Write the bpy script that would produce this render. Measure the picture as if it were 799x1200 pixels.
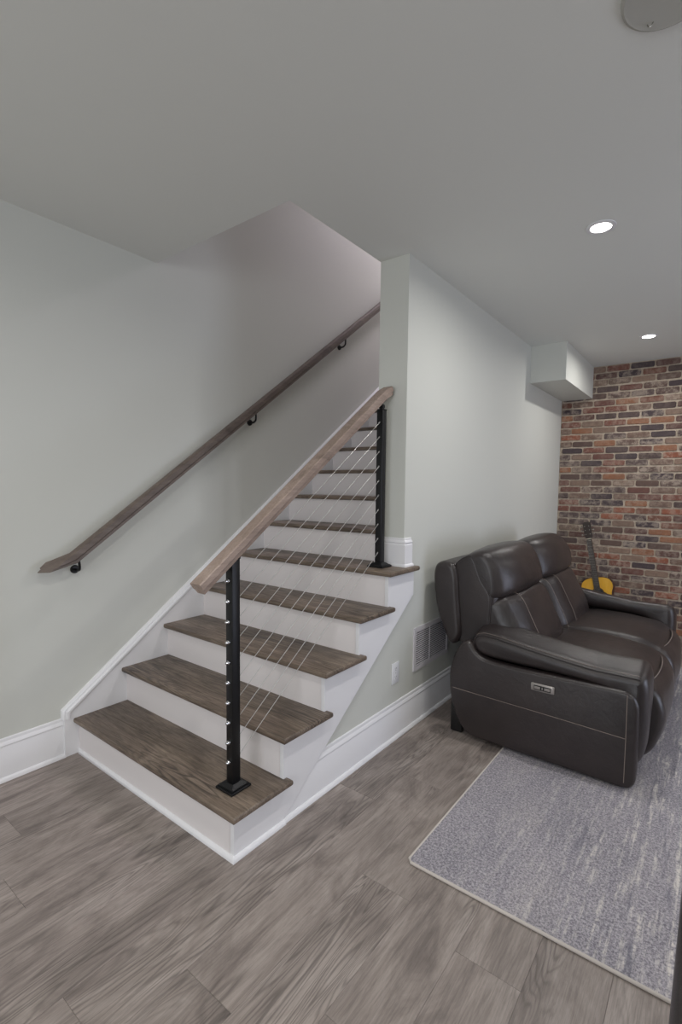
import bpy, bmesh, math, random
from mathutils import Vector, Matrix, noise
random.seed(7)
sc = bpy.context.scene
COL = sc.collection
for o in list(bpy.data.objects): bpy.data.objects.remove(o)

# ------------------------------------------------------------------ camera
IW, IH = 799.0, 1200.0
FPX, CXP, CYP = 574.95, 409.9, 608.6
CAM = Vector((2.619, -1.1348, 1.3872)); YAW, PITCH, ROLL = .6455, -.0646, .0122
cam_d = bpy.data.cameras.new('camera'); cam = bpy.data.objects.new('camera', cam_d); COL.objects.link(cam)
fw = Vector((-math.sin(YAW)*math.cos(PITCH), math.cos(YAW)*math.cos(PITCH), math.sin(PITCH)))
r0 = Vector((math.cos(YAW), math.sin(YAW), 0)); u0 = r0.cross(fw)
r1 = math.cos(ROLL)*r0 + math.sin(ROLL)*u0; u1 = -math.sin(ROLL)*r0 + math.cos(ROLL)*u0
m3 = Matrix((r1, u1, -fw)).transposed()
cam.matrix_world = Matrix.Translation(CAM) @ m3.to_4x4()
cam_d.sensor_fit = 'VERTICAL'; cam_d.sensor_height = 36.0
cam_d.lens = FPX/IH*36.0
cam_d.shift_x = -(CXP-IW/2)/IH; cam_d.shift_y = (CYP-IH/2)/IH
cam_d.clip_start = .02
sc.camera = cam

# ------------------------------------------------------------------ world, light, exposure
sc.view_settings.view_transform = 'Standard'; sc.view_settings.look = 'None'
sc.view_settings.gamma = 1.0; sc.view_settings.use_curve_mapping = False
sc.view_settings.exposure = 0.06
w = bpy.data.worlds.new('world'); sc.world = w; w.use_nodes = True
w.node_tree.nodes['Background'].inputs[0].default_value = (.55, .62, .75, 1)
w.node_tree.nodes['Background'].inputs[1].default_value = .6

R_, RISE = .258, .19           # tread run and riser height
XS, XW, XI = 1.2456, 1.225, 1.041   # stringer face, partition face, partition inner face
YP = 1.22                       # end of the partition
HC = 2.647                      # ceiling height
YO = .4905                      # front of the stairwell opening
YB = 4.438                      # brick plane
YOE = 15*R_                     # rear of the opening
UPZ = 16*RISE                   # upper floor
ZTOP = 5.3
YF, XR = -4.2, 5.6              # wall behind the camera, wall to the right

def area(name, loc, rot, size, power, color, size_y=None, shape='DISK', spread=180):
    d = bpy.data.lights.new(name, 'AREA'); d.energy = power; d.color = color; d.shape = shape
    d.size = size
    if size_y: d.size_y = size_y
    d.spread = math.radians(spread)
    o = bpy.data.objects.new(name, d); COL.objects.link(o); o.location = loc; o.rotation_euler = rot
    return o
# daylight through the window behind the camera
area('window_daylight', (2.6, YF+.06, 1.45), (math.radians(90), 0, 0), 2.6, 60, (.90, .94, 1.0), 1.5, 'RECTANGLE')
area('side_daylight', (XR-.06, 2.1, 1.05), (math.radians(90), 0, math.radians(90)), 1.0, 36, (.74, .80, 1.0), 1.7, 'RECTANGLE')
# ceiling fixture upstairs
area('stairwell_lamp', (.62, 4.15, ZTOP-.12), (0, 0, 0), .35, 58, (.96, .86, 1.0))
CANS = [(2.10, 1.524), (2.09, 3.582), (.75, -1.75), (2.10, -.62), (2.10, -2.7), (4.15, 1.524), (4.15, 3.582), (4.15, -.62), (4.15, -2.7)]
CANW = 9.5
for x, y in CANS:
    area('can_light', (x, y, HC-.006), (0, 0, 0), .085, CANW if (x, y) != CANS[2] else 5, (1.0, .985, .96), spread=170)

# ------------------------------------------------------------------ materials
def lin(c): return tuple(((v/255)/12.92 if v/255 <= .04045 else ((v/255+.055)/1.055)**2.4) for v in c) + (1,)
class NT:
    def __init__(s, name):
        s.m = bpy.data.materials.new(name); s.m.use_nodes = True
        s.t = s.m.node_tree; s.b = s.t.nodes['Principled BSDF']
    def n(s, typ, **kw):
        nd = s.t.nodes.new(typ)
        for k, v in kw.items():
            if k.startswith('i_'):
                key = k[2:]; key = int(key) if key.isdigit() else key.replace('_', ' ')
                if hasattr(v, 'is_linked') or isinstance(v, bpy.types.NodeSocket): s.t.links.new(v, nd.inputs[key])
                else: nd.inputs[key].default_value = v
            else: setattr(nd, k, v)
        return nd
    def set(s, key, v):
        if isinstance(v, bpy.types.NodeSocket): s.t.links.new(v, s.b.inputs[key])
        else: s.b.inputs[key].default_value = v
    def ramp(s, fac, stops, interp='LINEAR'):
        nd = s.t.nodes.new('ShaderNodeValToRGB'); cr = nd.color_ramp; cr.interpolation = interp
        while len(cr.elements) < len(stops): cr.elements.new(.5)
        for e, (p, c) in zip(cr.elements, stops): e.position = p; e.color = c if len(c) == 4 else lin(c)
        s.t.links.new(fac, nd.inputs[0]); return nd.outputs[0]
    def mix(s, f, a, b, bt='MIX'):
        nd = s.t.nodes.new('ShaderNodeMix'); nd.data_type = 'RGBA'; nd.blend_type = bt
        for k, v in ((0, f), (6, a), (7, b)):
            if isinstance(v, bpy.types.NodeSocket): s.t.links.new(v, nd.inputs[k])
            else: nd.inputs[k].default_value = v
        return nd.outputs[2]
    def math(s, op, a, b=0.0, c=0.0):
        nd = s.t.nodes.new('ShaderNodeMath'); nd.operation = op
        for k, v in enumerate((a, b, c)):
            if isinstance(v, bpy.types.NodeSocket): s.t.links.new(v, nd.inputs[k])
            else: nd.inputs[k].default_value = v
        return nd.outputs[0]
    def coords(s, scale, rnd=0):
        tc = s.t.nodes.new('ShaderNodeTexCoord'); v = tc.outputs['Object']
        if rnd:
            oi = s.t.nodes.new('ShaderNodeObjectInfo')
            r = s.math('MULTIPLY', oi.outputs['Random'], rnd)
            cb = s.t.nodes.new('ShaderNodeCombineXYZ')
            for k, f in enumerate((1.0, 1.7, .6)): s.t.links.new(s.math('MULTIPLY', r, f), cb.inputs[k])
            ad = s.t.nodes.new('ShaderNodeVectorMath'); ad.operation = 'ADD'
            s.t.links.new(v, ad.inputs[0]); s.t.links.new(cb.outputs[0], ad.inputs[1]); v = ad.outputs[0]
        mp = s.t.nodes.new('ShaderNodeMapping'); mp.inputs['Scale'].default_value = scale
        s.t.links.new(v, mp.inputs['Vector']); return mp.outputs[0]
    def noise(s, vec, scale=5, detail=4, rough=.5, dist=0, out=0):
        nd = s.t.nodes.new('ShaderNodeTexNoise'); s.t.links.new(vec, nd.inputs['Vector'])
        nd.inputs['Scale'].default_value = scale; nd.inputs['Detail'].default_value = detail
        nd.inputs['Roughness'].default_value = rough; nd.inputs['Distortion'].default_value = dist
        return nd.outputs[out]
    def bump(s, h, strength=.2, dist=.001):
        nd = s.t.nodes.new('ShaderNodeBump'); nd.inputs['Strength'].default_value = strength
        nd.inputs['Distance'].default_value = dist; s.t.links.new(h, nd.inputs['Height'])
        s.t.links.new(nd.outputs[0], s.b.inputs['Normal'])

def paint(name, col, rough=.6, bump=.15):
    m = NT(name); v = m.coords((1, 1, 1))
    n1 = m.noise(v, 1.5, 2)
    m.set('Base Color', m.mix(m.math('MULTIPLY', n1, .10), lin(col), lin(tuple(c*.9 for c in col))))
    m.set('Roughness', rough); m.bump(m.noise(v, 350, 2), bump, .0006); return m.m
def plain(name, col, rough=.5, metal=0, **kw):
    m = NT(name); v = m.coords((1, 1, 1)); n1 = m.noise(v, 30, 3)
    m.set('Base Color', m.mix(m.math('MULTIPLY', n1, .12), lin(col), lin(tuple(c*.8 for c in col))))
    m.set('Roughness', m.math('ADD', m.math('MULTIPLY', n1, .1), rough-.05)); m.set('Metallic', metal); return m.m

def wood(name, axis, dark, mid, light, rough=.45, rings=1.0, grain=1.0, tone=.5, plank=False):
    """long grain along `axis` (0 = X, 1 = Y)"""
    m = NT(name)
    def sc3(a, b):   # a along, b across
        v = [b, b, b]; v[axis] = a; return tuple(v)
    v1 = m.coords(sc3(2.1, 6.0), 37)
    cloud = m.noise(v1, 1.3, 5, .62, .9)
    v2 = m.coords(sc3(5.0, 95.0), 37)
    fine = m.noise(v2, 1.6, 6, .78, .5)
    v2b = m.coords(sc3(3.4, 52.0), 37)
    med = m.noise(v2b, 1.5, 5, .68, .8)
    v3 = m.coords(sc3(.55, 5.5), 37)
    warp = m.noise(v3, 1.6, 2, .5, .5)
    ringv = m.math('SINE', m.math('ADD', m.math('MULTIPLY', warp, 95.0*rings), m.math('MULTIPLY', fine, 2.2)))
    ringv = m.math('POWER', m.math('ADD', m.math('MULTIPLY', ringv, .5), .5), 3.0)
    ringm = m.noise(m.coords(sc3(.8, 3.0), 61), 1.2, 2)
    ringm = m.ramp(ringm, [(.46, (0, 0, 0, 1)), (.60, (1, 1, 1, 1))])
    base = m.ramp(cloud, [(.28, dark), (.5, mid), (.72, light)])
    f = m.ramp(m.math('ADD', m.math('MULTIPLY', fine, .62), m.math('MULTIPLY', med, .38)), [(.40, (0, 0, 0, 1)), (.56, (1, 1, 1, 1))])
    dk = lin(tuple(c*.62 for c in dark))
    c1 = m.mix(m.math('MULTIPLY', m.math('SUBTRACT', 1.0, f), .55*grain), base, dk)
    c2 = m.mix(m.math('MULTIPLY', m.math('MULTIPLY', ringv, ringm), .75*grain), c1, dk)
    oi = m.t.nodes.new('ShaderNodeObjectInfo')
    hs = m.t.nodes.new('ShaderNodeHueSaturation')
    m.t.links.new(m.math('ADD', m.math('MULTIPLY', oi.outputs['Random'], tone), 1.0-tone/2), hs.inputs['Value'])
    m.t.links.new(c2, hs.inputs['Color'])
    m.set('Base Color', hs.outputs[0])
    m.set('Roughness', m.math('ADD', m.math('MULTIPLY', m.math('SUBTRACT', 1.0, f), .18), rough))
    m.bump(fine, .25, .0008); return m.m

def leather():
    m = NT('leather'); v = m.coords((1, 1, 1), 11)
    big = m.noise(v, 4, 3, .5)
    vo = m.n('ShaderNodeTexVoronoi', feature='DISTANCE_TO_EDGE'); m.t.links.new(v, vo.inputs['Vector']); vo.inputs['Scale'].default_value = 420
    wr = m.noise(v, 16, 5, .6, 1.2)
    m.set('Base Color', m.ramp(big, [(.3, (40, 35, 35)), (.7, (53, 46, 45))]))
    m.set('Roughness', m.math('ADD', m.math('MULTIPLY', wr, .16), .25))
    h = m.math('ADD', m.math('MULTIPLY', vo.outputs['Distance'], .35), m.math('MULTIPLY', wr, 1.6))
    m.bump(h, .35, .003); return m.m
def rug_mat():
    m = NT('rug_pile')
    v = m.coords((1, 1, 1)); sp = m.noise(v, 120, 4, .85)
    sp2 = m.noise(v, 42, 3, .8)
    big = m.noise(m.coords((2.2, .8, 1)), 1.7, 3)
    base = m.ramp(big, [(.32, (126, 123, 133)), (.5, (148, 143, 151)), (.68, (161, 155, 158))])
    c = m.mix(m.ramp(sp, [(.40, (0, 0, 0, 1)), (.62, (1, 1, 1, 1))]), m.mix(.50, base, lin((62, 60, 70))), m.mix(.42, base, lin((226, 220, 222))))
    st = m.noise(m.coords((44, 3.4, 1)), 1.0, 6, .74)
    rg = m.noise(m.coords((2.0, .9, 1)), 1.6, 2)
    tcx = m.t.nodes.new('ShaderNodeTexCoord'); sx = m.t.nodes.new('ShaderNodeSeparateXYZ'); m.t.links.new(tcx.outputs['Object'], sx.inputs[0])
    edge = m.ramp(sx.outputs[0], [(.08, (0, 0, 0, 1)), (.75, (1, 1, 1, 1))])
    mask = m.math('MULTIPLY', m.ramp(st, [(.51, (0, 0, 0, 1)), (.63, (1, 1, 1, 1))]), m.math('ADD', m.math('MULTIPLY', edge, .85), .14))
    mask = m.math('MULTIPLY', mask, m.ramp(sp2, [(.40, (.1, .1, .1, 1)), (.56, (1, 1, 1, 1))]))
    dkm = m.math('MULTIPLY', m.ramp(m.noise(m.coords((20, 2.2, 3)), 1.3, 4, .7), [(.54, (0, 0, 0, 1)), (.68, (1, 1, 1, 1))]), m.math('MULTIPLY', edge, .75))
    c = m.mix(dkm, c, lin((98, 98, 110)))
    c = m.mix(mask, c, lin((216, 209, 202)))
    m.set('Base Color', c); m.set('Roughness', .95)
    m.bump(m.math('ADD', sp, m.math('MULTIPLY', sp2, .6)), .7, .004); return m.m
def brick_mat():
    m = NT('tumbled_brick')
    oi = m.t.nodes.new('ShaderNodeObjectInfo'); at_ = m.t.nodes.new('ShaderNodeAttribute'); at_.attribute_name = 'tone'
    rnd = m.math('FRACT', m.math('ADD', oi.outputs['Random'], at_.outputs['Fac']))
    pal = [(84, 70, 68), (124, 80, 68), (104, 84, 76), (146, 88, 66), (76, 66, 69), (120, 98, 86), (134, 112, 98), (100, 74, 68),
           (92, 78, 76), (148, 102, 76), (126, 108, 96), (112, 76, 68), (72, 62, 66), (142, 118, 102), (122, 82, 68), (98, 80, 74)]
    base = m.ramp(rnd, [(i/len(pal), c) for i, c in enumerate(pal)], 'CONSTANT')
    v = m.coords((1, 1, 1), 53)
    mott = m.noise(v, 28, 4, .65); spk = m.noise(v, 95, 4, .7)
    c = m.mix(m.ramp(mott, [(.35, (0, 0, 0, 1)), (.7, (1, 1, 1, 1))]), m.mix(.30, base, lin((60, 46, 42))), base)
    r2 = m.math('FRACT', m.math('MULTIPLY', rnd, 7.31))
    amt = m.math('ADD', m.math('MULTIPLY', r2, .62), .02)
    sm = m.ramp(m.noise(v, 19, 5, .75), [(.44, (0, 0, 0, 1)), (.60, (1, 1, 1, 1))])
    c = m.mix(m.math('MULTIPLY', sm, amt), c, lin((190, 174, 158)))
    c = m.mix(m.ramp(spk, [(.62, (0, 0, 0, 1)), (.74, (.35, .35, .35, 1))]), c, lin((196, 182, 164)))
    m.set('Base Color', c); m.set('Roughness', .92)
    m.bump(m.math('ADD', spk, mott), .8, .004); return m.m
def mortar_mat():
    m = NT('mortar'); v = m.coords((1, 1, 1))
    m.set('Base Color', m.ramp(m.noise(v, 40, 5, .7), [(.3, (158, 143, 127)), (.7, (202, 187, 169))]))
    m.set('Roughness', .95); m.bump(m.noise(v, 160, 4, .7), .8, .003); return m.m
def emis(name, col, st):
    m = NT(name); m.set('Emission Color', lin(col)); m.set('Emission Strength', st); return m.m

M = dict(
    wall=paint('wall_paint', (206, 207, 200)), ceil=paint('ceiling_paint', (222, 223, 218), .75),
    trim=paint('trim_paint', (232, 231, 233), .35, .04), riser=paint('riser_paint', (226, 220, 219), .5, .05),
    tread=wood('stained_oak', 0, (92, 79, 68), (122, 107, 93), (148, 132, 116), .38, 1.3, 1.25, .12),
    rail=wood('rail_oak', 1, (136, 118, 106), (154, 135, 123), (170, 151, 139), .42, .5, .5, .0),
    rail2=wood('wall_rail_oak', 1, (90, 79, 71), (106, 94, 86), (120, 107, 98), .42, .5, .5, .0),
    floor=wood('vinyl_plank', 1, (112, 102, 97), (150, 139, 132), (174, 163, 156), .42, 1.5, .68, .15),
    sub=plain('underlay', (60, 54, 50), .9), leather=leather(), stitch=plain('stitching', (128, 116, 108), .7),
    dark=plain('black_plastic', (22, 21, 21), .6), black=plain('black_powder_coat', (17, 17, 19), .42, .3),
    steel=plain('stainless_steel', (205, 205, 205), .22, 1.0), cable=plain('steel_cable', (196, 194, 191), .42, .6),
    rug=rug_mat(), bind=plain('rug_binding', (196, 188, 180), .9), brick=brick_mat(), mortar=mortar_mat(),
    plastic=plain('white_plastic', (226, 226, 228), .35), slot=plain('dark_slot', (38, 36, 38), .7),
    grille=plain('grille_enamel', (206, 202, 206), .4), duct=plain('duct_dark', (40, 36, 40), .8),
    lens=emis('lamp_lens', (255, 252, 244), 9.0), spruce=wood('spruce_top', 2, (206, 152, 44), (222, 168, 56), (232, 180, 70), .25, .4, .25, .0),
    mahog=plain('mahogany', (72, 40, 26), .3), rosew=plain('rosewood', (44, 32, 27), .45), nickel=plain('nickel', (180, 178, 172), .3, 1.0),
    ivory=plain('ivory_plastic', (226, 218, 196), .4), speaker=paint('speaker_cover', (176, 175, 168), .7, .3), pewter=plain('pewter_bezel', (158, 152, 148), .35, .5),
    glass=None, vinyl=plain('window_vinyl', (230, 230, 230), .4))
g = NT('window_glass'); g.set('Base Color', (1, 1, 1, 1)); g.set('Roughness', 0); g.set('Transmission Weight', 1.0); g.set('IOR', 1.1); M['glass'] = g.m

# ------------------------------------------------------------------ builders
def mesh_of(bm, name, mat, smooth=False):
    bmesh.ops.recalc_face_normals(bm, faces=bm.faces)
    me = bpy.data.meshes.new(name); bm.to_mesh(me); bm.free()
    me.materials.append(M[mat])
    for p in me.polygons: p.use_smooth = bool(smooth)
    if smooth: me.set_sharp_from_angle(angle=math.radians(38 if smooth is True else smooth))
    return me
def obj(name, bm, mat, parent=None, smooth=False, loc=None):
    me = bm if isinstance(bm, bpy.types.Mesh) else mesh_of(bm, name, mat, smooth)
    o = bpy.data.objects.new(name, me); COL.objects.link(o)
    if loc is not None: o.location = loc
    if parent is not None:
        o.parent = parent
    return o
def struct(o): o['kind'] = 'structure'; return o
def empty(name, loc, rz=0):
    o = bpy.data.objects.new(name, None); COL.objects.link(o); o.location = loc; o.rotation_euler = (0, 0, rz)
    o.empty_display_size = .1; return o
def tag(o, label, cat, group=None):
    o['label'] = label; o['category'] = cat
    if group: o['group'] = group
    return o
def bx(bm, a, b, bev=0, seg=1):
    v = [bm.verts.new((x, y, z)) for x in (a[0], b[0]) for y in (a[1], b[1]) for z in (a[2], b[2])]
    fs = [bm.faces.new([v[i] for i in q]) for q in ((0, 1, 3, 2), (4, 6, 7, 5), (0, 4, 5, 1), (2, 3, 7, 6), (0, 2, 6, 4), (1, 5, 7, 3))]
    if bev: bmesh.ops.bevel(bm, geom=list({e for f in fs for e in f.edges}), offset=bev, segments=seg, affect='EDGES', profile=.5)
    return bm
def box(a, b, bev=0, seg=1): return bx(bmesh.new(), a, b, bev, seg)
def prism(pts, axis, a, b, bev=0, seg=2, bm=None):
    """polygon pts in the plane across `axis`, extruded from a to b"""
    bm = bm or bmesh.new()
    def P(p, t):
        l = list(p); l.insert(axis, t); return l
    A = [bm.verts.new(P(p, a)) for p in pts]; B = [bm.verts.new(P(p, b)) for p in pts]
    f1 = bm.faces.new(A[::-1]); f2 = bm.faces.new(B); n = len(pts)
    for i in range(n): bm.faces.new((A[i], A[(i+1) % n], B[(i+1) % n], B[i]))
    if bev: bmesh.ops.bevel(bm, geom=list(set(f1.edges) | set(f2.edges)), offset=bev, segments=seg, affect='EDGES', profile=.5)
    return bm
def cyl(bm, p0, p1, r, seg=16, r2=None, caps=True):
    p0, p1 = Vector(p0), Vector(p1); d = (p1-p0).normalized()
    a = d.orthogonal().normalized(); b = d.cross(a); r2 = r if r2 is None else r2
    A = [bm.verts.new(p0+(a*math.cos(t)+b*math.sin(t))*r) for t in [2*math.pi*i/seg for i in range(seg)]]
    B = [bm.verts.new(p1+(a*math.cos(t)+b*math.sin(t))*r2) for t in [2*math.pi*i/seg for i in range(seg)]]
    for i in range(seg): bm.faces.new((A[i], A[(i+1) % seg], B[(i+1) % seg], B[i]))
    if caps: bm.faces.new(A[::-1]); bm.faces.new(B)
    return bm
def lathe(prof, c, seg=32, axis=(0, 0, 1), bm=None):
    """prof: (radius, height) pairs about axis through c"""
    bm = bm or bmesh.new(); ax = Vector(axis).normalized(); a = ax.orthogonal().normalized(); b = ax.cross(a); c = Vector(c)
    rows = []
    for r, h in prof:
        rows.append([bm.verts.new(c+ax*h+(a*math.cos(t)+b*math.sin(t))*max(r, 1e-5)) for t in [2*math.pi*i/seg for i in range(seg)]])
    for A, B in zip(rows, rows[1:]):
        for i in range(seg): bm.faces.new((A[i], A[(i+1) % seg], B[(i+1) % seg], B[i]))
    bmesh.ops.remove_doubles(bm, verts=bm.verts, dist=2e-5)
    return bm
def tube(pts, r, seg=8, closed=False, bm=None):
    bm = bm or bmesh.new(); pts = [Vector(p) for p in pts]; n = len(pts); rows = []
    nrm = None
    for i, p in enumerate(pts):
        a = pts[(i-1) % n] if (closed or i) else p; b = pts[(i+1) % n] if (closed or i < n-1) else p
        t = (b-a).normalized()
        nrm = t.orthogonal().normalized() if nrm is None else (nrm - t*nrm.dot(t)).normalized()
        bn = t.cross(nrm)
        rows.append([bm.verts.new(p+(nrm*math.cos(k)+bn*math.sin(k))*r) for k in [2*math.pi*j/seg for j in range(seg)]])
    for i in range(n if closed else n-1):
        A, B = rows[i], rows[(i+1) % n]
        for j in range(seg): bm.faces.new((A[j], A[(j+1) % seg], B[(j+1) % seg], B[j]))
    if not closed: bm.faces.new(rows[0][::-1]); bm.faces.new(rows[-1])
    return bm
def sweep(prof, path, side, bm=None):
    """prof (a, b): a along in-plane normal, b along `side`; path: planar polyline; mitred joints"""
    bm = bm or bmesh.new(); side = Vector(side).normalized(); path = [Vector(p) for p in path]; rows = []
    n = len(path)
    dirs = [(path[i+1]-path[i]).normalized() for i in range(n-1)]
    for i, p in enumerate(path):
        d0 = dirs[max(i-1, 0)]; d1 = dirs[min(i, n-2)]
        n0 = side.cross(d0); n1 = side.cross(d1); m = (n0+n1).normalized(); k = 1/max(m.dot(n0), .3)
        rows.append([bm.verts.new(p + m*(a*k) + side*b) for a, b in prof])
    q = len(prof)
    for A, B in zip(rows, rows[1:]):
        for j in range(q): bm.faces.new((A[j], A[(j+1) % q], B[(j+1) % q], B[j]))
    bm.faces.new(rows[0][::-1]); bm.faces.new(rows[-1])
    return bm
def catmull(P, n=6, closed=True):
    out = []; N = len(P)
    for i in range(N if closed else N-1):
        g = (lambda k: Vector(P[k % N])) if closed else (lambda k: Vector(P[min(max(k, 0), N-1)]))
        p0, p1, p2, p3 = g(i-1), g(i), g(i+1), g(i+2)
        for j in range(n):
            t = j/n
            out.append(.5*((2*p1)+(p2-p0)*t+(2*p0-5*p1+4*p2-p3)*t*t+(3*p1-p0-3*p2+p3)*t**3))
    if not closed: out.append(Vector(P[-1]))
    return out

# ------------------------------------------------------------------ the room
# floor: slab with separate planks laid along Y
fl = struct(obj('floor', box((0, YF, -.16), (XR, YB+.1, -.0065)), 'sub'))
PW, PL = .1965, 1.22
known = {0: None}
offs = {}
for c in range(-4, 30):
    offs[c] = random.uniform(0, PL)
x_ref = .673
joint = {0: -.55, 5: .245, 7: .175, 6: -.2, 4: .87}
plank_me = {}
def plank_mesh(L, W, T=.0065):
    key = (round(L, 3), round(W, 3))
    if key not in plank_me:
        plank_me[key] = mesh_of(box((0, 0, -T), (W, L, 0), .0006, 1), 'plank', 'floor')
    return plank_me[key]
c = -4
while x_ref+PW*c < XR:
    xa, xb = x_ref+PW*c, x_ref+PW*(c+1)
    a, b = max(xa, 0.0), min(xb, XR)
    c += 1
    if b-a < .01: continue
    j = joint.get(c-1, offs[c-1]); y = j - PL*math.ceil((j-YF)/PL)
    while y < YB:
        y0, y1 = max(y, YF), min(y+PL, YB); y += PL
        if y1-y0 < .03 or (b <= 1.1 and y0 > .0): continue
        obj('plank', plank_mesh(y1-y0-.0005, b-a-.0005), 'floor', fl, loc=(a+.0004, y0+.0004, 0))
# ceiling slab with the stairwell opening
cb = bmesh.new(); CT = UPZ
bx(cb, (0, YF, HC), (XR, YO, CT)); bx(cb, (XI, YO, HC), (XR, YB+.1, CT)); bx(cb, (0, YOE, HC), (XI, 6.2, CT))
struct(obj('ceiling', cb, 'ceil'))
struct(obj('ceiling_upstairs', box((-.12, YO-.12, ZTOP), (XI+.14, 6.3, ZTOP+.1)), 'ceil'))
struct(obj('wall_left', box((-.14, YF-.1, -.16), (0, 6.3, ZTOP)), 'wall'))
# partition: full height behind the stair end, cut to the stair slope in front of it
pp = [(.10, -.0), (YB, -.0), (YB, HC), (YP, HC), (YP, .90), (.10, .10*.736-.045)]
pb = prism([(y, z) for y, z in pp], 0, XI, XW)
struct(obj('wall_stair', pb, 'wall'))
struct(obj('wall_upstairs_right', box((XI, YO-.12, CT), (XI+.12, 6.3, ZTOP)), 'wall'))
struct(obj('wall_upstairs_front', box((0, YO-.12, CT), (XI, YO, ZTOP)), 'wall'))
struct(obj('wall_upstairs_end', box((0, 6.2, CT-.2), (XI, 6.3, ZTOP)), 'wall'))
# front wall with window, right wall with window (behind the camera / out of frame)
def wall_window(name, axis, plane, t0, t1, a, b, z0, z1):
    bm = bmesh.new()
    def B(u0, w0, u1, w1):
        if axis == 1: bx(bm, (u0, min(plane, plane-.14), w0), (u1, max(plane, plane-.14), w1))
        else: bx(bm, (plane, u0, w0), (plane+.14, u1, w1))
    B(t0, -.16, t1, z0); B(t0, z1, t1, HC+.1); B(t0, z0, a, z1); B(b, z0, t1, z1)
    struct(obj(name, bm, 'wall'))
wall_window('wall_front', 1, YF, 0, XR, 1.3, 3.9, .7, 2.2)
wall_window('wall_right', 0, XR, YF, YB+.1, 1.6, 2.6, .2, 1.9)
def window(name, axis, plane, a, b, z0, z1):
    bm = bmesh.new(); g = bmesh.new()
    def B(q, u0, w0, u1, w1, d0, d1):
        if axis == 1: bx(q, (u0, plane-d1, w0), (u1, plane-d0, w1))
        else: bx(q, (plane+d0, u0, w0), (plane+d1, u1, w1))
    for (u0, w0, u1, w1) in ((a, z0, b, z0+.06), (a, z1-.06, b, z1), (a, z0, a+.06, z1), (b-.06, z0, b, z1), ((a+b)/2-.03, z0, (a+b)/2+.03, z1)):
        B(bm, u0, w0, u1, w1, .03, .10)
    B(g, a+.05, z0+.05, b-.05, z1-.05, .06, .066)
    f = struct(obj(name, bm, 'vinyl')); obj('pane', g, 'glass', f)
window('window_1', 1, YF, 1.3, 3.9, .7, 2.2)
window('window_2', 0, XR, 1.6, 2.6, .2, 1.9)

# back wall of thin bricks in mortar
wb = struct(obj('wall_back', box((XW-.18, YB+.0075, -.16), (XR, YB+.14, HC+.05)), 'mortar'))
BL, BH, BG = .193, .0545, .0131
prow = HC/39.15
def brick_bm(seed, L, H=BH, T=.014, ox=0, oz=0, bm=None):
    bm = bm or bmesh.new(); rn = random.Random(seed)
    # rounded outline with a wobble, bevelled towards the face: about 40 triangles
    out = []
    cr = .011
    for cx, cz, a0 in ((L/2-cr, H/2-cr, 0), (-L/2+cr, H/2-cr, 90), (-L/2+cr, -H/2+cr, 180), (L/2-cr, -H/2+cr, 270)):
        for da in (10, 80):
            a = math.radians(a0+da); out.append((cx+cr*math.cos(a)+rn.uniform(-.0018, .0018), cz+cr*math.sin(a)+rn.uniform(-.0016, .0016)))
    n = len(out)
    A = [bm.verts.new((ox+x, T, oz+z)) for x, z in out]
    B = [bm.verts.new((ox+x, .004+rn.uniform(-.001, .001), oz+z)) for x, z in out]
    C = [bm.verts.new((ox+x*.975, rn.uniform(-.0015, .0015), oz+z*.88)) for x, z in out]
    for P, Q in ((A, B), (B, C)):
        for i in range(n): bm.faces.new((P[i], P[(i+1) % n], Q[(i+1) % n], Q[i]))
    bm.faces.new(C)
    return bm
bricks = [mesh_of(brick_bm(s, BL), 'brick', 'brick', 30) for s in range(8)]
halves = [mesh_of(brick_bm(s+20, BL*.47), 'brick', 'brick', 30) for s in range(3)]
rest = bmesh.new(); nb = 0; tones = []
nrows = int(HC/prow)+1
for r in range(nrows):
    z = HC-.006-BH/2-r*prow + random.uniform(-.0018, .0018)
    if z-BH/2 < .0: continue
    x = XW + .004 + random.uniform(0, .022) + (r % 2)*.5*(BL+BG)
    if r % 2 or random.random() < .35:     # a part brick against the corner
        pass
    first = True
    hw = x-XW-.012
    if hw > .03:
        me = mesh_of(brick_bm(900+r, hw-.004), 'brick', 'brick', 30)
        obj('brick', me, 'brick', wb, loc=(XW+hw/2+.002, YB-.002, z)); nb += 1
    while x < XR-.05:
        L = BL+random.uniform(-.006, .006); cx = x+L/2
        if cx < 2.56 and nb < 299:
            o = obj('brick', bricks[random.randrange(8)], 'brick', wb, loc=(cx, YB-.002+random.uniform(-.003, .002), z+random.uniform(-.0012, .0012)))
            o.rotation_euler = (0, random.uniform(-.006, .006), 0); o.scale = (L/BL, 1, random.uniform(.95, 1.03)); nb += 1
        else:
            nf0 = len(rest.faces); brick_bm(r*50+int(x*10), L, ox=cx, oz=z, bm=rest)
            tones += [random.random()]*(len(rest.faces)-nf0)
        x += L+BG+random.uniform(-.002, .002)
for v in rest.verts: v.co.y += YB-.002
rs = obj('brick_field', rest, 'brick', wb); rs['kind'] = 'stuff'
ta = rs.data.attributes.new('tone', 'FLOAT', 'FACE')
ta.data.foreach_set('value', tones)

# boxed soffit in the corner
struct(obj('trim_1', box((XW, 3.345, 2.328), (1.523, YB, HC), .0015), 'wall'))['label'] = 'painted drywall box in the corner under the ceiling'

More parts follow.
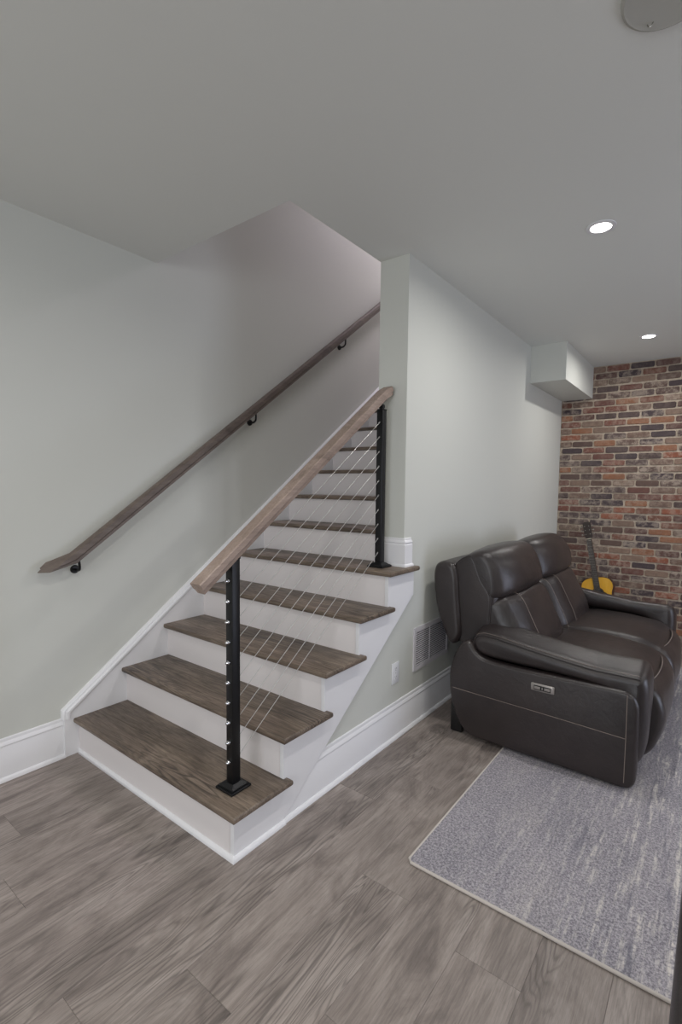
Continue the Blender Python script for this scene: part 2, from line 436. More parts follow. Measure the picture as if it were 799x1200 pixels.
# baseboards: colonial profile, out = away from the wall
BBP = [(0, 0), (.016, 0), (.016, .150), (.013, .156), (.013, .164), (.016, .168), (.014, .176), (.008, .184), (.007, .196), (.004, .200), (0, .200)]
SHP = [(0, 0), (.013, 0), (.0125, .007), (.0095, .0135), (.005, .018), (0, .019)]
def run(prof, p0, p1, out, bm=None, m0=0, m1=0):
    """moulding from p0 to p1; m0/m1 shift ends by profile depth (+ = outside mitre)"""
    bm = bm or bmesh.new(); p0, p1, out = Vector(p0), Vector(p1), Vector(out); d = (p1-p0).normalized()
    A = [bm.verts.new(p0+out*a-d*(a*m0)+Vector((0, 0, z))) for a, z in prof]
    B = [bm.verts.new(p1+out*a+d*(a*m1)+Vector((0, 0, z))) for a, z in prof]
    n = len(prof)
    for i in range(n): bm.faces.new((A[i], A[(i+1) % n], B[(i+1) % n], B[i]))
    bm.faces.new(A[::-1]); bm.faces.new(B); return bm
SH = 'shoe_moulding'
def baseboard(name, p0, p1, out):
    b = struct(obj(name, run(BBP, p0, p1, out), 'trim', smooth=30))
    o = Vector(out)*.016
    obj(SH, run(SHP, Vector(p0)+o, Vector(p1)+o, out), 'trim', b, smooth=50); return b
baseboard('baseboard_left', (0, YF, 0), (0, -.068, 0), (1, 0, 0))
bs = bmesh.new()
# along the partition, cut to the slope of the stringer
bb = struct(obj('baseboard_stair', run(BBP, (XW, .27, 0), (XW, YB, 0), (1, 0, 0)), 'trim', smooth=30))
obj(SH, run(SHP, (XW+.016, .262, 0), (XW+.016, YB, 0), (1, 0, 0)), 'trim', bb, smooth=50)
baseboard('baseboard_front', (XR, YF, 0), (0, YF, 0), (0, 1, 0))
baseboard('baseboard_right', (XR, YB, 0), (XR, YF, 0), (-1, 0, 0))

# ------------------------------------------------------------------ staircase
KX = .0262; TT = .027; NO = .027; SO = .032
st = empty('staircase', (.62, 0, 0)); tag(st, 'staircase with stained oak treads and white risers going up beside the left wall', 'staircase')
def sp(name, bm, mat, smooth=False, shift=True):
    o = obj(name, bm, mat, st, smooth); 
    o.matrix_parent_inverse = Matrix.Translation((-.62, 0, 0)); return o
for i in range(15):
    y0, y1 = i*R_, (i+1)*R_; zt = (i+1)*RISE
    yc = (y0+y1)/2; ox = .62
    if i < 4:
        pl = [(KX-.004, y0-NO), (XS+SO, y0-NO), (XS+SO, y1+.024), (XS, y1+.024), (XS, y1+.012), (KX-.004, y1+.012)]
    elif i == 4:
        pl = [(KX-.004, y0-NO), (XS+SO, y0-NO), (XS+SO, YP+.092), (XW+.0, YP+.092), (XW+.0, YP), (XI-.02, YP), (XI-.02, y1+.012), (KX-.004, y1+.012)]
    else:
        pl = [(KX-.004, y0-NO), (XI-.02, y0-NO), (XI-.02, y1+.012), (KX-.004, y1+.012)]
    loc = Vector((ox, yc, zt-TT/2))
    bm = prism([(x-loc.x, y-loc.y) for x, y in pl], 2, -TT/2, TT/2, .0095, 3)
    o = obj('tread', bm, 'tread', st, 35); o.location = loc-Vector((.62, 0, 0))
    # return nosing line cut near the open end: a thin separate strip
    xr = XS if i < 5 else XI
    xr2 = XS-.0195 if i < 5 else XI
    sp('riser', box((KX-.002, y0, i*RISE-.002), (xr2, y0+.018, zt-TT)), 'riser')
    # cove strip under the nosing
sp('riser', box((KX, YOE-.014, 15*RISE), (XI-.001, YOE-.001, UPZ-.025)), 'riser')
sp('landing_nosing', prism([(YOE-.04, UPZ-.025), (YOE+.06, UPZ-.025), (YOE+.06, UPZ+.002), (YOE-.04, UPZ+.002)], 0, KX, XI-.001, .006, 2), 'tread')
# open stringer (skirt) on the right: saw-tooth above, slope below
pts = [(0, 0)]
for i in range(5):
    pts += [(i*R_, (i+1)*RISE-TT)]
    pts += [((i+1)*R_, (i+1)*RISE-TT)] if i < 4 else [(YP+.080, 5*RISE-TT)]
pts += [(YP+.080, .736*(YP+.080-.235)), (.235, 0)]
sp('skirt_board', prism(pts, 0, XS-.0205, XS), 'trim')['label'] = 'white saw-tooth skirt board on the open side'
# left closed skirt and its cap moulding
ZL = lambda y: .30+.736*y
yl = -.078
pl = [(yl+.007, 0), (yl+.007, ZL(yl)-.02), (3.9, ZL(3.9)-.02), (3.9, ZL(3.9)-.62), (.4, 0)]
sp('skirt_board', prism(pl, 0, 0, KX-.001), 'trim')['label'] = 'white sloping skirt board on the left wall'
mp = [(0, 0), (0, .012), (-.004, .020), (-.010, .024), (-.015, .024), (-.0155, .030), (-.020, .036), (-.030, .036), (-.036, .030), (-.036, 0)]
mp = [(-a, b) for a, b in mp]
# path: up the front end, then along the slope (YZ plane)
path = [(0, yl, .196), (0, yl, ZL(yl)), (0, 3.9, ZL(3.9))]
nrm = sweep([(a, b) for a, b in [(-p[0], p[1]) for p in mp]], path, (1, 0, 0))
sp('cap_moulding', nrm, 'trim', 30)
for k in (0,):
    sp('skirt_board', prism([(YP+.02, .95), (YP+.02, ZL(YP)), (3.9, ZL(3.9)), (3.9, ZL(3.9)-.5), (1.6, .95)], 0, XI-.02, XI-.0005), 'trim')['label'] = 'white skirt board along the inner partition'
# shoe moulding round the bottom riser and the open side
sm = bmesh.new()
run(SHP, (XS, 0, 0), (KX-.004, 0, 0), (0, -1, 0), sm, 1, -1)
sp(SH, sm, 'trim', 50)
sp(SH, run(SHP, (XS, 0, 0), (XS, .262, 0), (1, 0, 0), None, 1, 0), 'trim', 50)
# base moulding that wraps the wall end on the fifth tread
wm = bmesh.new(); z5 = 5*RISE
P5 = [(a, z+.0) for a, z in BBP]
P5 = [(a, z*.8) for a, z in BBP]
run(P5, (XI, YP, z5), (XW, YP, z5), (0, -1, 0), wm, 0, 1)
run(P5, (XW, YP, z5), (XW, YP+.068, z5), (1, 0, 0), wm, 1, 0)
sp('base_moulding', wm, 'trim', 30)
wm = bmesh.new()
run([(a*.75, z*.8) for a, z in SHP], (XI, YP-.016, z5), (XW+.016, YP-.016, z5), (0, -1, 0), wm, 0, 1)
run([(a*.75, z*.8) for a, z in SHP], (XW+.016, YP-.016, z5), (XW+.016, YP+.07, z5), (1, 0, 0), wm, 1, 0)
sp(SH, wm, 'trim', 50)

# ------------------------------------------------------------------ wall handrail
hr = empty('wall_handrail', (0, -.18, .98)); tag(hr, 'long brown oak handrail on black brackets along the left wall', 'handrail')
HRL = Vector((0, -.18, .98))
HZ = lambda y: 1.050+.7455*(y+.0)     # centre line height
rp = [(-.022, -.020), (-.028, -.014), (-.028, .000), (-.020, .012), (-.020, .020), (-.012, .0275), (.012, .0275), (.022, .020), (.022, -.020)]
rp = [(.026, -.017), (.020, -.024), (-.006, -.024), (-.012, -.018), (-.026, -.018), (-.028, -.014), (-.028, .014), (-.026, .018), (-.012, .018), (-.006, .024), (.020, .024), (.026, .017)]
rb = sweep(rp, [(.078, -.178, .993), (.078, -.030, HZ(-.030)-.004), (.078, 3.75, HZ(3.75))], (1, 0, 0))
# mitre the low end towards the wall
for v in rb.verts:
    if v.co.y < -.12: v.co.y += (v.co.x-.054)*1.3 + (v.co.z-.985)*1.3
def hp(name, bm, mat, par, smooth=False):
    o = obj(name, bm, mat, par, smooth); o.matrix_parent_inverse = Matrix.Translation(-HRL); return o
hp('rail', rb, 'rail2', hr, 35)
for y in (-.005, 1.165, 2.15, 3.2):
    z = HZ(y)-.034
    bm = bmesh.new()
    lathe([(0, .012), (.018, .0105), (.0215, .006), (.022, 0), (0, 0)], (.0, y+.012, z-.058), 20, (1, 0, 0), bm)
    a = catmull([(.004, y+.012, z-.058), (.040, y+.012, z-.060), (.070, y+.006, z-.045), (.078, y, z-.006)], 6, False)
    tube(a, .0065, 10, False, bm)
    d = Vector((0, 1, .7455)).normalized()
    cyl(bm, Vector((.078, y, z+.002))-d*.026, Vector((.078, y, z+.002))+d*.026, .0085, 10)
    hp('bracket', bm, 'black', hr, True)

# ------------------------------------------------------------------ cable railing
XR_ = 1.124
cr = empty('cable_railing', (XR_, .10, RISE)); CRL = Vector((XR_, .10, RISE))
tag(cr, 'oak topped stair railing with two black metal posts and thin steel cables', 'railing')
def cp(name, bm, mat, par=None, smooth=False):
    o = obj(name, bm, mat, par or cr, smooth)
    if par is None: o.matrix_parent_inverse = Matrix.Translation(-CRL)
    return o
zb = lambda y: 1.027+.7365*y          # underside of the rail on its centre
slope = math.atan(.7365)
gp = [(0, -.021), (.012, -.024), (.018, -.024), (.023, -.031), (.045, -.031), (.049, -.027), (.049, .027), (.045, .031), (.023, .031), (.018, .024), (.012, .024), (0, .021)]
gb = sweep([(a, -b) for a, b in gp], [(XR_, -.045, zb(-.045)), (XR_, 1.150, zb(1.150)), (XR_, 1.206, zb(1.150)+.028)], (1, 0, 0))
zmax = max(v.co.z for v in gb.verts)
cp('handrail', gb, 'rail', None, 35)['label'] = 'pale brown oak top rail'
posts = []
for y, zbse, n in ((.10, RISE, 1), (1.128, 5*RISE, 5)):
    top = zb(y)-.012 - .045
    if n == 5: top = 1.815
    else: top = 1.112
    pe = empty('post', (XR_, y, zbse)); pe.parent = cr; pe.matrix_parent_inverse = Matrix.Translation(-CRL)
    h = top-zbse
    bm = box((-.0195, -.0195, .006), (.0195, .0195, h-.004), .0025, 2)
    obj('tube', bm, 'black', pe, 30)
    bm = bmesh.new(); bx(bm, (-.050, -.050, 0), (.050, .050, .010), .002, 1); prism([(-.044, -.044), (.044, -.044), (.044, .044), (-.044, .044)], 2, .009, .014, bm=bm)
    q = [(-.030, -.030), (.030, -.030), (.030, .030), (-.030, .030)]
    A = [bm.verts.new((x*1.35, y_*1.35, .013)) for x, y_ in q]; B = [bm.verts.new((x*.78, y_*.78, .026)) for x, y_ in q]
    for i in range(4): bm.faces.new((A[i], A[(i+1) % 4], B[(i+1) % 4], B[i]))
    bm.faces.new(B)
    obj('base_plate', bm, 'black', pe, 30)
    bm = bmesh.new(); bx(bm, (-.0215, -.0215, h-.006), (.0215, .0215, h), .002, 2)
    # swivel knuckle and saddle up to the rail
    zu = zb(y)-zbse
    cyl(bm, (0, 0, h-.004), (0, 0, h+.012), .011, 16)
    cyl(bm, (-.012, 0, h+.014), (.012, 0, h+.014), .012, 16)
    d = Vector((0, math.cos(slope), math.sin(slope)))
    cn = Vector((0, 0, zu-.005)); nn = Vector((0, -math.sin(slope), math.cos(slope)))
    cyl(bm, (0, 0, h+.012), cn+nn*.002, .009, 12)
    M4 = Matrix.Translation(cn) @ Matrix.Rotation(slope, 4, 'X')
    t = bmesh.new(); bx(t, (-.014, -.034, -.004), (.014, .034, .001), .001)
    for v in t.verts: v.co = M4 @ v.co
    me = bpy.data.meshes.new('tmp'); t.to_mesh(me); t.free(); bm.from_mesh(me); bpy.data.meshes.remove(me)
    obj('rail_mount', bm, 'black', pe, 35)
    posts.append((pe, y, zbse))
Z1 = [1.023-i*.0802 for i in range(10)]
Z5 = [1.743-i*.0792 for i in range(10)]
fit_l = None
def fitting_me(sgn):
    bm = lathe([(0, .0), (.0085, .0), (.0088, .002), (.0088, .006), (.0075, .009), (.0065, .010), (.0060, .015), (.003, .0175), (0, .018)], (0, 0, 0), 14, (0, sgn, 0))
    return mesh_of(bm, 'cable_fitting', 'steel', True)
fa, fb = fitting_me(-1), fitting_me(1)
def grommet(sg):
    dd = Vector((0, 1.0, .70)).normalized()*sg
    return mesh_of(cyl(bmesh.new(), dd*-.004, dd*.010, .0034, 10), 'cable_grommet', 'cable', True)
ga, gb_ = grommet(1), grommet(-1)
for i in range(10):
    y0, y1 = .10, 1.128
    cp('cable', cyl(bmesh.new(), (XR_, y0+.018, Z1[i]), (XR_, y1-.018, Z5[i]), .00135, 8), 'cable', None, True)
    for pe, y, zbse, zz in ((posts[0][0], .10, RISE, Z1[i]), (posts[1][0], 1.128, 5*RISE, Z5[i])):
        lo = pe is posts[0][0]
        obj('cable_fitting', fa if lo else fb, 'steel', pe, loc=(0, -.0195 if lo else .0195, zz-zbse))
        obj('cable_grommet', ga if lo else gb_, 'cable', pe, loc=(0, .0195 if lo else -.0195, zz-zbse))
# angled receivers: short angled sleeves where the cable leaves the posts
d = Vector((0, 1.0, .72)).normalized()

# ------------------------------------------------------------------ outlet and return grille on the partition
ot = empty('wall_outlet', (XW, 1.148, .365)); tag(ot, 'white duplex outlet plate low on the wall between stair and return grille', 'outlet')
obj('cover_plate', box((0, -.036, -.0585), (.0055, .036, .0585), .002, 2), 'plastic', ot, 35)
for dz in (-.0235, .0235):
    o = obj('socket', lathe([(0, .0065), (.0155, .0065), (.0162, .0055), (.0165, .004), (0, .004)], (0, 0, dz), 24, (1, 0, 0)), 'plastic', ot, True)
    bm = bmesh.new()
    bx(bm, (.0066, -.0075, dz-.001), (.0069, -.0055, dz+.008)); bx(bm, (.0066, .0055, dz-.001), (.0069, .0075, dz+.007)); cyl(bm, (.0066, 0, dz-.007), (.0069, 0, dz-.007), .0024, 8)
    obj('slots', bm, 'slot', o)
obj('screw', cyl(bmesh.new(), (.0055, 0, 0), (.0065, 0, 0), .0028, 10), 'nickel', ot)
VY0, VY1, VZ0, VZ1 = 1.346, 1.80, .312, .570
vt = empty('return_grille', (XW, (VY0+VY1)/2, (VZ0+VZ1)/2)); tag(vt, 'white louvred air return grille low on the wall behind the sofa', 'vent')
hy, hz = (VY1-VY0)/2, (VZ1-VZ0)/2; fwid = .024
bm = bmesh.new()
for a, b in (((0, -hy, -hz), (.008, hy, -hz+fwid)), ((0, -hy, hz-fwid), (.008, hy, hz)), ((0, -hy, -hz+fwid), (.008, -hy+fwid, hz-fwid)), ((0, hy-fwid, -hz+fwid), (.008, hy, hz-fwid))): bx(bm, a, b)
obj('frame', bm, 'grille', vt)
obj('back_plate', box((0, -hy+.01, -hz+.01), (.0012, hy-.01, hz-.01)), 'duct', vt)
ns = 17; lv = None
for k in range(ns):
    z = -hz+fwid+(k+.5)*(2*hz-2*fwid)/ns
    if lv is None:
        lv = mesh_of(prism([(.0012, .0016), (.0076, -.0008), (.0078, .0003), (.0014, .0028)], 1, -hy+fwid, hy-fwid), 'louvre', 'grille')
    obj('louvre', lv, 'grille', vt, loc=(0, 0, z))
for yy in (-.03,): obj('divider', box((.001, yy-.0018, -hz+fwid), (.0070, yy+.0018, hz-fwid)), 'grille', vt)

# ------------------------------------------------------------------ ceiling fittings
lab = {0: 'round recessed ceiling light, the larger one nearer the stair', 1: 'round recessed ceiling light, the smaller one near the brick wall',
       2: 'recessed ceiling light over the floor in front of the wall handrail end', 3: 'recessed ceiling light above and just left of the viewer',
       4: 'recessed ceiling light behind the viewer towards the front window', 5: 'recessed ceiling light out of view to the right of the sofa',
       6: 'recessed ceiling light out of view by the right end of the brick wall', 7: 'recessed ceiling light out of view over the armchair side',
       8: 'recessed ceiling light in the far front right part of the room'}
for k, (x, y) in enumerate(CANS):
    e = empty('recessed_light', (x, y, HC))
    tag(e, lab[k], 'ceiling light', 'recessed ceiling lights')
    obj('trim_ring', lathe([(.046, -.001), (.047, -.004), (.056, -.0045), (.066, -.003), (.067, 0)], (0, 0, 0), 40), 'plastic', e, True)
    obj('lens', lathe([(0, -.0025), (.046, -.0025), (.0465, -.001)], (0, 0, 0), 32), 'lens', e)
e = empty('ceiling_speaker', (2.461, .388, HC)); tag(e, 'round grey cover plate on the ceiling with a small hook', 'ceiling fixture')
obj('cover', lathe([(0, -.011), (.098, -.011), (.105, -.0125), (.112, -.009), (.1136, 0)], (0, 0, 0), 56), 'speaker', e, True)
obj('hook', tube(catmull([(-.046, .066, -.010), (-.050, .066, -.018), (-.056, .066, -.019), (-.060, .066, -.010)], 5, False), .0016, 8), 'nickel', e, True)

# ------------------------------------------------------------------ rug
RX0, RY0, RX1, RY1 = 1.757, .392, 3.35, 3.45
rg = empty('rug', (RX0, RY0, 0)); tag(rg, 'grey lilac area rug with cream streaks and a pale bound edge under the sofa', 'rug')
bm = bmesh.new(); nx, ny = 60, 110
def rz(x, y): return .0095+.0007*noise.noise(Vector((x*30, y*30, 0)))
W_, L_ = RX1-RX0, RY1-RY0
grid = [[bm.verts.new((.004+(W_-.008)*i/nx, .004+(L_-.008)*j/ny, rz(i/nx*W_, j/ny*L_))) for j in range(ny+1)] for i in range(nx+1)]
for i in range(nx):
    for j in range(ny): bm.faces.new((grid[i][j], grid[i+1][j], grid[i+1][j+1], grid[i][j+1]))
obj('pile', bm, 'rug', rg, 60)
b_ = bmesh.new()
cpt = [(.014, 0), (W_-.014, 0), (W_, .014), (W_, L_-.014), (W_-.014, L_), (.014, L_), (0, L_-.014), (0, .014)]
tube([(x, y, .0055) for x, y in cpt], .0055, 8, True, b_)
obj('binding', b_, 'bind', rg, True)

# ------------------------------------------------------------------ sofa (faces +X, back to the partition)
SX, SY = 1.80, 2.28
sofa = empty('sofa', (SX, SY, 0)); tag(sofa, 'dark brown leather two seat reclining sofa with its back to the wall', 'sofa')
def offset_ring(P, d):
    n = len(P); out = []
    for i in range(n):
        a = (P[i]-P[i-1]); b = (P[(i+1) % n]-P[i]); t = (a.normalized()+b.normalized())
        if t.length < 1e-6: t = b
        t.normalize(); out.append(P[i]+Vector((-t.y, t.x))*d)
    return out
def area2(P): return sum(P[i-1].x*P[i].y-P[i].x*P[i-1].y for i in range(len(P)))/2
def ring(prof, sub=5, curve=True):
    P = catmull([Vector(p) for p in prof], sub) if curve else [Vector(p) for p in prof]
    if area2(P) < 0: P.reverse()
    return P
def loft(prof, y0, y1, r, bulge=.0, sub=5, f=None, nm=6, ry=None, wr=0):
    """closed XZ profile drawn across Y with rounded, inset ends and a soft belly"""
    P = ring(prof, sub); ry = ry or r; S = []
    K = 5
    for k in range(K+1):
        th = math.pi/2*k/K; S.append((y0+ry*(1-math.cos(th)), r*(1-math.sin(th))))
    mid = [(y0+ry+(y1-y0-2*ry)*t/nm, 0) for t in range(1, nm)]
    S2 = [(y1-(y-y0), d) for y, d in S][::-1]
    bm = bmesh.new(); rows = []
    for y, d in S+mid+S2:
        t = (y-y0)/(y1-y0); q = offset_ring(P, d-bulge*math.sin(math.pi*t))
        row = []
        for p in q:
            v = Vector((p.x, y, p.y))
            if wr: v += Vector((1, 0, .6))*wr*noise.noise(v*9)
            if f: v = f(v)
            row.append(bm.verts.new(v-Vector((SX, SY, 0))))
        rows.append(row)
    n = len(P)
    for A, B in zip(rows, rows[1:]):
        for i in range(n): bm.faces.new((A[i], A[(i+1) % n], B[(i+1) % n], B[i]))
    bm.faces.new(rows[0][::-1]); bm.faces.new(rows[-1])
    return bm
def piping(prof, y, inset, rad, f=None, bulge=0, sub=5, part=None):
    P = offset_ring(ring(prof, sub), inset)
    pts = [Vector((p.x, y, p.y)) for p in P]
    if part: pts = pts[part[0]:part[1]]
    if f: pts = [f(v) for v in pts]
    return tube([p-Vector((SX, SY, 0)) for p in pts], rad, 6, part is None)
def L_(*pts, rad=.0016, n=6): return tube([Vector(p)-Vector((SX, SY, 0)) for p in catmull(pts, n, False)], rad, 6)
def so(name, bm, mat='leather', par=None, smooth=60): return obj(name, bm, mat, par or sofa, smooth)
mir = lambda y: 2*SY-y
# inner carcass
so('base', box((1.52-SX, 1.42-SY, .045), (2.30-SX, 3.14-SY, .40), .01, 2), 'dark')
for y in (1.47, 3.09):
    for x in (1.62, 2.26):
        so('leg', lathe([(0, 0), (.022, 0), (.024, .01), (.024, .05), (0, .05)], (x-SX, y-SY, .0105 if x > 1.757 else .0), 16), 'dark')
# arms
panel = [(1.530, .545), (1.492, .500), (1.462, .420), (1.450, .340), (1.456, .240), (1.482, .150), (1.522, .075), (1.580, .032), (1.70, .026), (2.00, .024), (2.25, .021), (2.330, .021), (2.356, .034),
         (2.370, .080), (2.373, .25), (2.372, .38), (2.366, .425), (2.345, .458), (2.305, .471), (2.20, .469), (2.00, .466), (1.80, .464), (1.66, .472), (1.600, .500), (1.565, .545)]
def tiltpad(sg):
    def f(v):
        yy = (v.y-1.49) if sg > 0 else (mir(v.y)-1.49)
        k = min(max((v.z-.40)/.15, 0), 1)
        return Vector((v.x, v.y, v.z + yy*.20*k))
    return f
pad = [(1.575, .530), (1.568, .580), (1.600, .616), (1.68, .622), (1.90, .592), (2.15, .565), (2.31, .562), (2.375, .558), (2.400, .522), (2.405, .44), (2.402, .30), (2.392, .19), (2.370, .135), (2.325, .125),
       (2.285, .16), (2.27, .30), (2.26, .40), (2.22, .455), (2.12, .474), (1.95, .480), (1.72, .485), (1.62, .495)]
def arm(sg):
    a = empty('arm', (0, 0, 0)); a.parent = sofa
    Y = (lambda y: y) if sg > 0 else mir
    def lf(prof, y0, y1, *k, **kw):
        ya, yb = sorted((Y(y0), Y(y1))); return loft(prof, ya, yb, *k, **kw)
    sd = so('side_panel', lf(panel, 1.365, 1.435, .014, .004, ry=.024), par=a)
    so('arm_pad', lf(pad, 1.385, 1.605, .040, .006, f=tiltpad(sg), ry=.05, wr=.004), par=a)
    yo = Y(1.3625)
    so('stitching', L_((1.459, Y(1.369), .279), (1.55, yo, .277), (2.0, yo, .267), (2.325, yo, .257), rad=.0019), 'stitch', par=a)
    so('stitching', L_((2.326, yo, .462), (2.328, yo, .25), (2.328, yo, .05), rad=.0018), 'stitch', par=a)
    f = tiltpad(sg); P = ring(pad)
    q = offset_ring(P, .010)
    top = [f(Vector((p.x, Y(1.398), p.y))) for p in q]
    # welt on the outer edge of the pad: only along its top and down the front
    seg = [v for v in top if v.z > .53 and v.x > 1.57]
    seg.sort(key=lambda v: v.x)
    so('welt', tube([v-Vector((SX, SY, 0)) for v in seg], .0042, 8), 'leather', par=a)
    so('stitching', tube([v-Vector((SX, SY, 0))+Vector((0, (.012 if sg > 0 else -.012), .0105)) for v in seg], .0011, 6), 'stitch', par=a)
    return a
arm(1); arm(-1)
# control panel on the near arm
ce = obj('control_panel', box((-.057, -.007, -.0195), (.057, .006, .0195), .0062, 3), 'pewter', sofa, 35, loc=(1.957-SX, 1.361-SY, .398))
obj('button_recess', box((-.041, -.0084, -.0115), (.041, -.0068, .0115), .0005), 'dark', ce)
for x in (-.024, .024): obj('button', box((x-.014, -.0105, -.0065), (x+.014, -.0080, .0065), .001, 2), 'pewter', ce)
obj('button', box((-.003, -.0100, -.0065), (.003, -.0080, .0065), .001), 'pewter', ce)
# backs and seats
shell = [(1.275, .895), (1.278, .800), (1.300, .680), (1.345, .560), (1.385, .490), (1.420, .485), (1.455, .540), (1.447, .640), (1.435, .760), (1.425, .880), (1.400, .945), (1.345, .962), (1.295, .945)]
head = [(1.440, .760), (1.410, .850), (1.395, .925), (1.420, .985), (1.480, 1.030), (1.560, 1.052), (1.630, 1.040), (1.685, .985), (1.718, .915), (1.728, .855), (1.722, .815), (1.695, .794), (1.60, .782), (1.50, .765)]
lumb = [(1.430, .500), (1.440, .640), (1.470, .750), (1.560, .780), (1.660, .793), (1.715, .790), (1.745, .768), (1.772, .720), (1.810, .640), (1.850, .555), (1.868, .480), (1.840, .425), (1.70, .400), (1.52, .420)]
core = [(1.445, .500), (1.425, .640), (1.405, .780), (1.394, .925), (1.415, .985), (1.470, 1.025), (1.525, 1.030), (1.565, .985), (1.615, .90), (1.690, .83), (1.700, .755), (1.695, .69), (1.70, .60), (1.72, .50), (1.60, .47)]
seat = [(1.68, .400), (1.70, .455), (1.80, .478), (1.95, .492), (2.12, .494), (2.26, .480), (2.345, .455), (2.395, .415), (2.405, .365), (2.36, .33), (2.20, .32), (1.85, .32), (1.70, .34)]
foot = [(2.30, .440), (2.375, .438), (2.425, .400), (2.452, .330), (2.450, .240), (2.425, .150), (2.385, .085), (2.34, .065), (2.31, .09), (2.30, .25)]
for k, (ya, yb) in enumerate(((1.508, 2.278), (2.282, 3.052))):
    near = (k == 0)
    s_ = so('back_shell', loft(shell, ya-.03 if near else ya, yb if near else yb+.03, .030, .004, ry=.035))
    def round_top(v, ya=ya, yb=yb):
        t = (v.y-ya)/(yb-ya)*2-1; k2 = min(max((v.z-.80)/.25, 0), 1)
        wf = min(max((v.x-1.46)/.26, 0), 1)
        return Vector((v.x-.085*wf*abs(t)**5, v.y, v.z-.024*k2*abs(t)**2.5-.03*wf*(1-k2)*abs(t)**5))
    so('backrest', loft(core, ya-.002, yb+.002, .020, .002, f=round_top, ry=.02))
    so('welt', piping(core, ya+.004, .006, .0042, round_top))
    h = so('headrest', loft(head, ya-.001, yb+.001, .030, .008, f=round_top, ry=.05, wr=.006))
    so('welt', piping(head, ya+.012, .020, .0035, round_top, part=(0, 52)), par=h)
    l = so('lumbar_cushion', loft(lumb, ya+.006, yb-.006, .045, .010, f=round_top, ry=.06, wr=.008))
    # stitched line down the lumbar cushion
    P = ring(lumb)
    for yy in (ya+.13, yb-.09) if near else (ya+.13,):
        seg = sorted([p for p in offset_ring(P, -.0105) if p.x > 1.66 and p.y > .46], key=lambda p: -p.y)
        so('stitching', tube([Vector((p.x-SX-.0004, yy-SY+.10*(p.x-1.66), p.y)) for p in seg], .0015, 6), 'stitch', par=l)
    s0, s1 = (1.600, 2.278) if near else (2.282, 2.960)
    c_ = so('seat_cushion', loft(seat, s0, s1, .035, .016, ry=.06, wr=.007))
    f_ = so('footrest', loft(foot, s0+.008, s1-.008, .030, .014, ry=.05, wr=.007))
    ys = [s0+.012+(s1-s0-.024)*t/16 for t in range(17)]
    arc = [(2.406-.052*abs(t/8-1)**3+.006*(1-abs(t/8-1)), y, .447-.02*abs(t/8-1)**3) for t, y in enumerate(ys)]
    so('stitching', tube([Vector(p)-Vector((SX, SY, 0)) for p in arc], .0020, 6), 'stitch', par=c_)
    so('welt', tube([Vector(p)-Vector((SX+.004, SY, .004)) for p in arc], .0055, 8), 'leather', par=c_)
# rear kick plate seen behind the near arm
so('rear_plate', box((1.442-SX, 1.415-SY, .004), (1.51-SX, 1.45-SY, .34), .003), 'dark')

# ------------------------------------------------------------------ armchair whose corner shows at the right edge
ac = empty('armchair', (3.057, -.13, 0)); tag(ac, 'dark brown leather armchair of which only a corner shows at the right edge', 'armchair')
def acp(name, a, b, bev, mat='leather', par=None): return obj(name, box(a, b, bev, 4), mat, par or ac, 45)
acp('base', (-.40, -.33, .05), (.40, .34, .30), .02)
acp('arm', (-.462, -.36, .03), (-.27, .37, .60), .030); acp('arm', (.27, -.36, .03), (.462, .37, .60), .030)
acp('seat_cushion', (-.268, -.20, .28), (.268, .385, .46), .045)
acp('backrest', (-.30, -.40, .25), (.30, -.18, 1.0), .06)
for x in (-.38, .38):
    for y in (-.29, .29): obj('leg', cyl(bmesh.new(), (x, y, .0 if y < -.0 or True else 0), (x, y, .06), .02, 12), 'dark', ac)

# ------------------------------------------------------------------ guitar leaning in the corner
gt = empty('guitar', (1.80, 4.17, 0)); tag(gt, 'yellow acoustic guitar with dark neck leaning against the brick wall behind the sofa', 'guitar')
# local frame: x across, z along the neck, y = -front ; built upright then tilted
half = [(.0, .0), (.09, .004), (.155, .035), (.195, .10), (.198, .165), (.175, .225), (.135, .275), (.122, .305), (.128, .345), (.143, .385), (.143, .425), (.118, .468), (.07, .490), (.0, .494)]
hc = catmull(half, 5, False)
outl = [(p.x, p.y) for p in hc]+[(-p.x, p.y) for p in hc[-2:0:-1]]
bm = prism(outl, 1, 0, .100); gbody = obj('body', bm, 'mahog', gt, 40)
obj('soundboard', prism([(x*.988, .247+(z-.247)*.988) for x, z in outl], 1, -.003, .0005, .001, 1), 'spruce', gt, 40)
bd = obj('binding', tube([(x, -.001, z) for x, z in outl], .0020, 6, True), 'mahog', gt, True)
obj('rosette', lathe([(.050, .0), (.050, .0008), (.058, .0008), (.058, 0)], (0, -.003, .335), 36, (0, -1, 0)), 'rosew', gt)
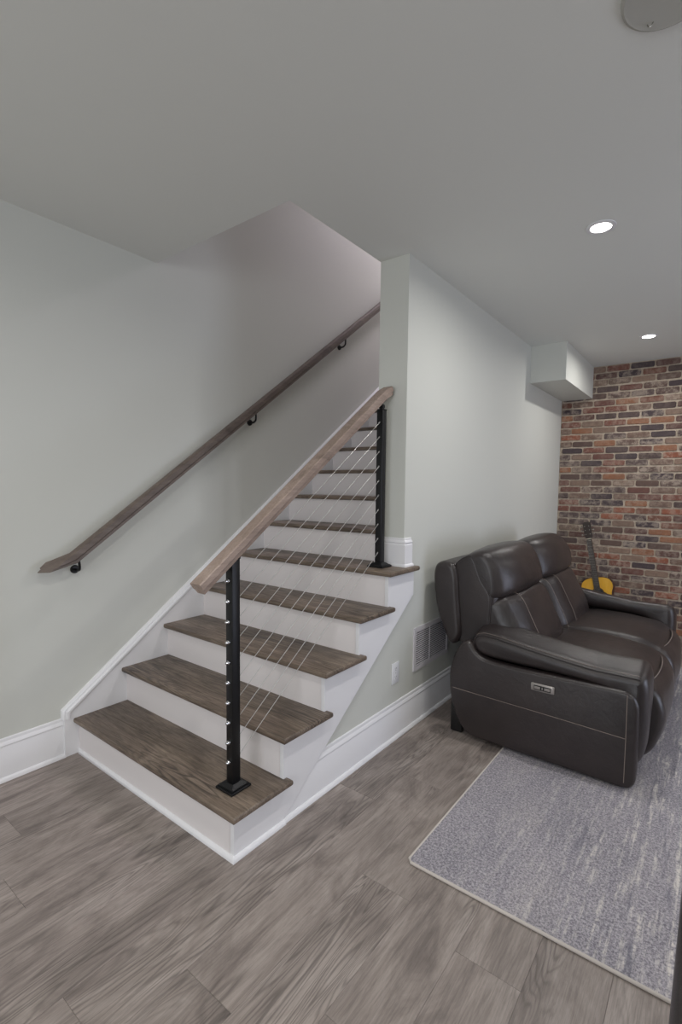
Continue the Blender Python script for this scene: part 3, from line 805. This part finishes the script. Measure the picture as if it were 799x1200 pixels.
obj('sound_hole', lathe([(0, .0006), (.049, .0006), (.049, 0)], (0, -.003, .335), 36, (0, -1, 0)), 'slot', gt)
obj('bridge', box((-.085, -.012, .135), (.085, -.003, .165), .003), 'rosew', gt)
obj('pick_guard', prism([(.028, .30), (.085, .245), (.10, .285), (.075, .335), (.052, .345)], 1, -.0042, -.0028), 'rosew', gt)
obj('neck', prism([(-.026, .40), (.026, .40), (.0215, .885), (-.0215, .885)], 1, -.006, .020, .006, 2), 'mahog', gt, 40)
fbd = obj('fretboard', prism([(-.028, .375), (.028, .375), (.0225, .885), (-.0225, .885)], 1, -.0125, -.0058), 'rosew', gt)
for k in range(1, 20):
    z = .885-.72*(1-2**(-k/12))*.98
    obj('fret', box((-.026, -.0140, z-.0006), (.026, -.0120, z+.0006)), 'nickel', fbd)
obj('nut', box((-.022, -.0145, .885), (.022, -.004, .890)), 'ivory', gt)
hd = obj('headstock', prism([(-.023, .888), (.023, .888), (.034, .912), (.037, 1.052), (.018, 1.066), (0, 1.060), (-.018, 1.066), (-.037, 1.052), (-.034, .912)], 1, -.004, .012, .002, 1), 'rosew', gt, 40)
for s in (-1, 1):
    for k in range(3):
        z = .935+k*.042
        bm = cyl(bmesh.new(), (s*.036, .003, z), (s*.052, .003, z), .0028, 8)
        lathe([(0, .0), (.007, .002), (.0085, .006), (.007, .011), (0, .013)], (s*.050, .003, z), 10, (s, 0, 0), bm)
        cyl(bm, (s*.020, -.014, z), (s*.020, -.004, z), .0035, 8)
        obj('tuning_peg', bm, 'nickel', hd, True)
for k in range(6):
    x0 = (-2.5+k)*.0105; x1 = (-2.5+k)*.0072
    obj('string', cyl(bmesh.new(), (x0, -.0135, .150), (x1, -.0150, .888), .0005, 5), 'nickel', gt)
gt.rotation_mode = 'QUATERNION'
dirv = Vector((1.535-1.775, 4.365-4.17, 1.02)).normalized()
zx = dirv; yx = Vector((0, 1, 0)); yx = (yx-zx*yx.dot(zx)).normalized(); xx = yx.cross(zx)
gt.location = (1.770, 4.155, .045)
gt.rotation_quaternion = Matrix((xx, yx, zx)).transposed().to_quaternion()
